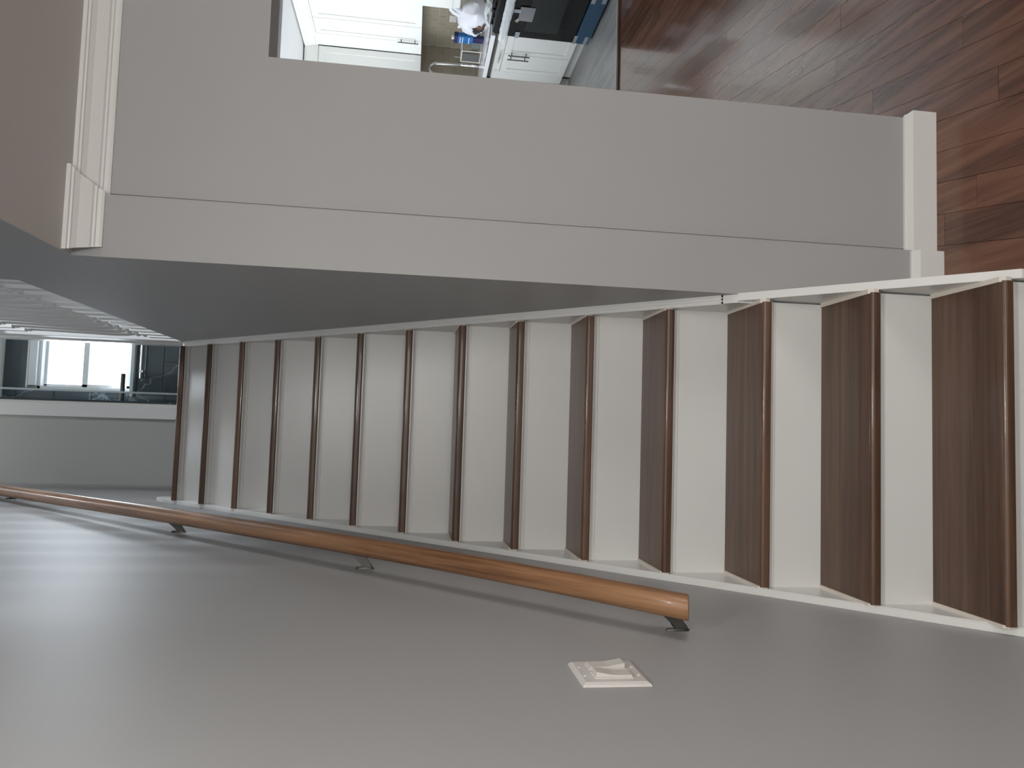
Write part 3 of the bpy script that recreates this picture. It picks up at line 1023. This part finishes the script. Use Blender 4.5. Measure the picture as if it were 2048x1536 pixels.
def sheet(b_, P00, P10, P01, P11, nu, nv, bulge=0.0, bdir=(0, 0, 1)):
    P00, P10, P01, P11 = map(Vector, (P00, P10, P01, P11))
    bd = Vector(bdir)
    vs = []
    for j in range(nv + 1):
        row = []
        for i_ in range(nu + 1):
            u, v = i_ / nu, j / nv
            p = P00.lerp(P10, u).lerp(P01.lerp(P11, u), v) + bd * bulge * 4 * u * (1 - u)
            row.append(b_.bm.verts.new(p))
        vs.append(row)
    for j in range(nv):
        for i_ in range(nu):
            b_.bm.faces.new((vs[j][i_], vs[j][i_ + 1], vs[j + 1][i_ + 1], vs[j + 1][i_]))


def thick(o, t):
    md = o.modifiers.new('solid', 'SOLIDIFY')
    md.thickness = t
    return o


# clear wrap crumpled over cooktop and round the handle
pw = thing('plastic_wrap', (4.0, 4.66, .97), 'crumpled clear plastic wrap lying over the cooktop grates', 'plastic wrap')
b_ = B()
sheet(b_, (RX + .06, RY0 + .05, 1.0), (WXK - .12, RY0 + .05, 1.0), (RX + .06, RY1 - .03, 1.0), (WXK - .12, RY1 - .03, 1.0), 26, 30)
crumple(b_, 3.1, .045, 9)
for v in b_.bm.verts:
    v.co.z = max(v.co.z, .969)
thick(b_.build('wrap', 'wrap', pw), .0012)
pw2 = thing('plastic_sleeve', (RX - .03, 4.66, .78), 'clear plastic sleeve wrapped round the oven door handle', 'plastic wrap')
b_ = B()
n = 12
rings = []
for j in range(31):
    yy = RY0 + .015 + (RY1 - RY0 - .03) * j / 30
    rings.append([b_.bm.verts.new((RX - .035 + .021 * math.cos(2 * math.pi * k / n) * (1.1 if k % 2 else .95), yy, .850 + .040 * math.sin(2 * math.pi * k / n))) for k in range(n)])
for a, c_ in zip(rings, rings[1:]):
    for k in range(n):
        b_.bm.faces.new((a[k], a[(k + 1) % n], c_[(k + 1) % n], c_[k]))
crumple(b_, 8.3, .005, 22)
b_.build('sleeve', 'wrap', pw2)

# ------------------------------------------------------------------ things on the worktop
# white carrier bag with its handles up, opening towards the room
bg_ = thing('plastic_bag', (4.02, 5.42, .952), 'white plastic carrier bag slumped on the worktop against the beige tiles', 'bag')
b_ = B()
bmesh.ops.create_icosphere(b_.bm, subdivisions=4, radius=1.0)
for v in b_.bm.verts:
    c = v.co
    z = (c.z + 1) / 2
    wdt = 1.0 - .45 * max(0, z - .35)
    v.co = Vector((c.x * .15 * wdt, c.y * .24 * wdt, z * .31))
    if z < .06:
        v.co.z = 0
crumple(b_, 1.7, .020, 12)
for v in b_.bm.verts:
    v.co.z = max(v.co.z, 0)
    v.co += Vector((4.03, 5.43, .951))
op = [f_ for f_ in b_.bm.faces if (f_.calc_center_median() - Vector((3.90, 5.43, 1.03))).length < .075]
bmesh.ops.delete(b_.bm, geom=op, context='FACES')
thick(b_.build('bag_body', 'bag', bg_, smooth=True), .0015)
b_ = B()
b_.tube([(4.02, 5.33, 1.22), (4.0, 5.25, 1.28), (4.0, 5.22, 1.315), (4.01, 5.29, 1.325), (4.02, 5.36, 1.29), (4.02, 5.385, 1.235)], [.030, .022, .018, .018, .022, .030], 10)
crumple(b_, 5.5, .010, 20)
b_.build('bag_handle', 'bag', bg_, smooth=True)
b_ = B()
b_.tube([(4.04, 5.56, 1.17), (4.03, 5.60, 1.22), (4.03, 5.63, 1.23), (4.04, 5.64, 1.19)], [.026, .02, .014, .008], 10)
crumple(b_, 2.5, .008, 20)
b_.build('bag_handle', 'bag', bg_, smooth=True)
br = thing('brown_bundle', (3.97, 5.43, .96), 'brown paper-wrapped bundle showing inside the white carrier bag', 'parcel')
b_ = B()
bmesh.ops.create_icosphere(b_.bm, subdivisions=3, radius=1.0)
for v in b_.bm.verts:
    v.co = Vector((v.co.x * .055, v.co.y * .10, v.co.z * .065))
crumple(b_, 4.4, .012, 18)
for v in b_.bm.verts:
    v.co += Vector((3.975, 5.42, 1.035))
b_.build('wrapping', 'brown', br, smooth=True)
# second, pinkish limp bag lying flat at the worktop edge
b_ = B()
sheet(b_, (3.69, 5.10, .960), (3.85, 5.12, .960), (3.69, 5.72, .960), (3.83, 5.80, .960), 8, 22)
crumple(b_, 6.2, .012, 11)
for v in b_.bm.verts:
    v.co.z = max(v.co.z, .9525)
lb = b_.build('plastic_sheet', 'bag')
thick(lb, .001)
tag(lb, 'limp white plastic sheet lying flat in front of the carrier bag', 'plastic sheet')

# blue packet leaning behind the dish rack
bp_ = thing('blue_packet', (4.08, 5.80, .951), 'upright blue packet with a dark cap band beside the white bag', 'packet')
b_ = B()
sheet(b_, (4.05, 5.885, .951), (4.09, 5.885, .951), (4.05, 5.885, 1.27), (4.09, 5.885, 1.27), 1, 1)
b_.bm.clear()
b_.box(4.05, 4.10, 5.85, 5.985, 1.06, 1.255)
b_.build('pouch', 'blue_pack', bp_, .012)
box(4.048, 4.102, 5.848, 5.987, 1.215, 1.258).build('dark_top', 'navy', bp_, .008)
box(4.055, 4.095, 5.87, 5.965, .951, 1.062).build('foot', 'navy', bp_, .008)
for zz in (1.10, 1.165, 1.19):
    box(4.0475, 4.05, 5.86, 5.975, zz, zz + .008).build('white_stripe', 'worktop', bp_)
box(4.06, 4.09, 5.90, 5.935, 1.255, 1.285).build('spout', 'worktop', bp_, .004)

# dish rack: wire frame, grey drip panel, a glass in it
rk_ = thing('dish_rack', (4.10, 6.1, .951), 'pale wire dish rack with a dark grey side panel beside the faucet', 'dish rack')
fr_ = B()
X0, X1, Y0, Y1 = 3.98, 4.22, 5.995, 6.215
for zz in (.965, 1.165):
    loop = [(X0, Y0, zz), (X1, Y0, zz), (X1, Y1, zz), (X0, Y1, zz)]
    for a, c_ in zip(loop, loop[1:] + loop[:1]):
        fr_.tube([a, c_], .006, 8)
for x_, y_ in ((X0, Y0), (X1, Y0), (X1, Y1), (X0, Y1)):
    fr_.tube([(x_, y_, .951), (x_, y_, 1.17)], .006, 8)
fr_.build('wire_frame', 'rack_wire', rk_, smooth=True)
wr = B()
for k in range(5):
    yy = Y0 + .05 + k * .05
    wr.tube([(X0, yy, .965), (X1, yy, .965)], .003, 6)
wr.build('wire', 'rack_wire', rk_)
box(X0 - .004, X0 + .004, Y1 - .17, Y1 - .012, .985, 1.15).build('side_panel', 'rack_panel', rk_, .002)
gl_ = B()
gl_.lathe([(.028, 0), (.034, .10), (.031, .10), (.026, .006)], (4.06, 6.05, .972), 14)
gg = gl_.build('drinking_glass', 'shower_glass', smooth=True)
tag(gg, 'small clear drinking glass standing in the dish rack', 'glass')
cu_ = thing('white_mug', (4.14, 6.13, .972), 'white mug standing in the dish rack behind the blue packet', 'mug')
B().lathe([(.034, 0), (.038, .09), (.034, .09), (.030, .006)], (4.14, 6.13, .972), 16).build('cup', 'worktop', cu_, smooth=True)
B().tube([(4.14, 6.094, .99), (4.14, 6.068, 1.0), (4.14, 6.064, 1.03), (4.14, 6.097, 1.05)], .006, 8).build('handle', 'worktop', cu_, smooth=True)

# faucet
fc = thing('faucet', (3.99, 6.31, .95), 'chrome gooseneck faucet standing at the back of the worktop', 'faucet')
arc = [(3.99, 6.31, 1.02), (3.985, 6.31, 1.20), (3.975, 6.31, 1.40)]
for k in range(9):
    a = math.pi * k / 8
    arc.append((3.915 + .06 * math.cos(a), 6.31, 1.425 + .075 * math.sin(a)))
arc += [(3.853, 6.31, 1.40), (3.848, 6.31, 1.37)]
B().tube(arc, .0155, 12).build('spout', 'chrome', fc, smooth=True)
B().lathe([(.030, 0), (.030, .012), (.022, .02), (.022, .20), (.018, .21), (.014, .22)], (3.99, 6.31, .95), 16).build('body', 'chrome', fc, smooth=True)
B().tube([(3.99, 6.31, 1.11), (4.065, 6.31, 1.13)], .014, 10).build('lever_base', 'chrome', fc, smooth=True)
B().tube([(4.06, 6.31, 1.13), (4.064, 6.30, 1.185), (4.066, 6.295, 1.235)], [.010, .006, .006], 8).build('lever', 'chrome', fc, smooth=True)

# wall socket on the tiles
so_ = thing('wall_socket', (WXK - .01, 5.98, 1.27), 'grey socket plate on the beige tiles above the bag', 'socket')
box(WXK - .014, WXK - .008, 5.925, 6.045, 1.235, 1.31).build('plate', 'switch', so_, .002)
for yy in (5.955, 6.015):
    box(WXK - .0155, WXK - .0135, yy - .017, yy + .017, 1.25, 1.295).build('outlet_face', 'switch', so_)

bpy.context.view_layer.update()
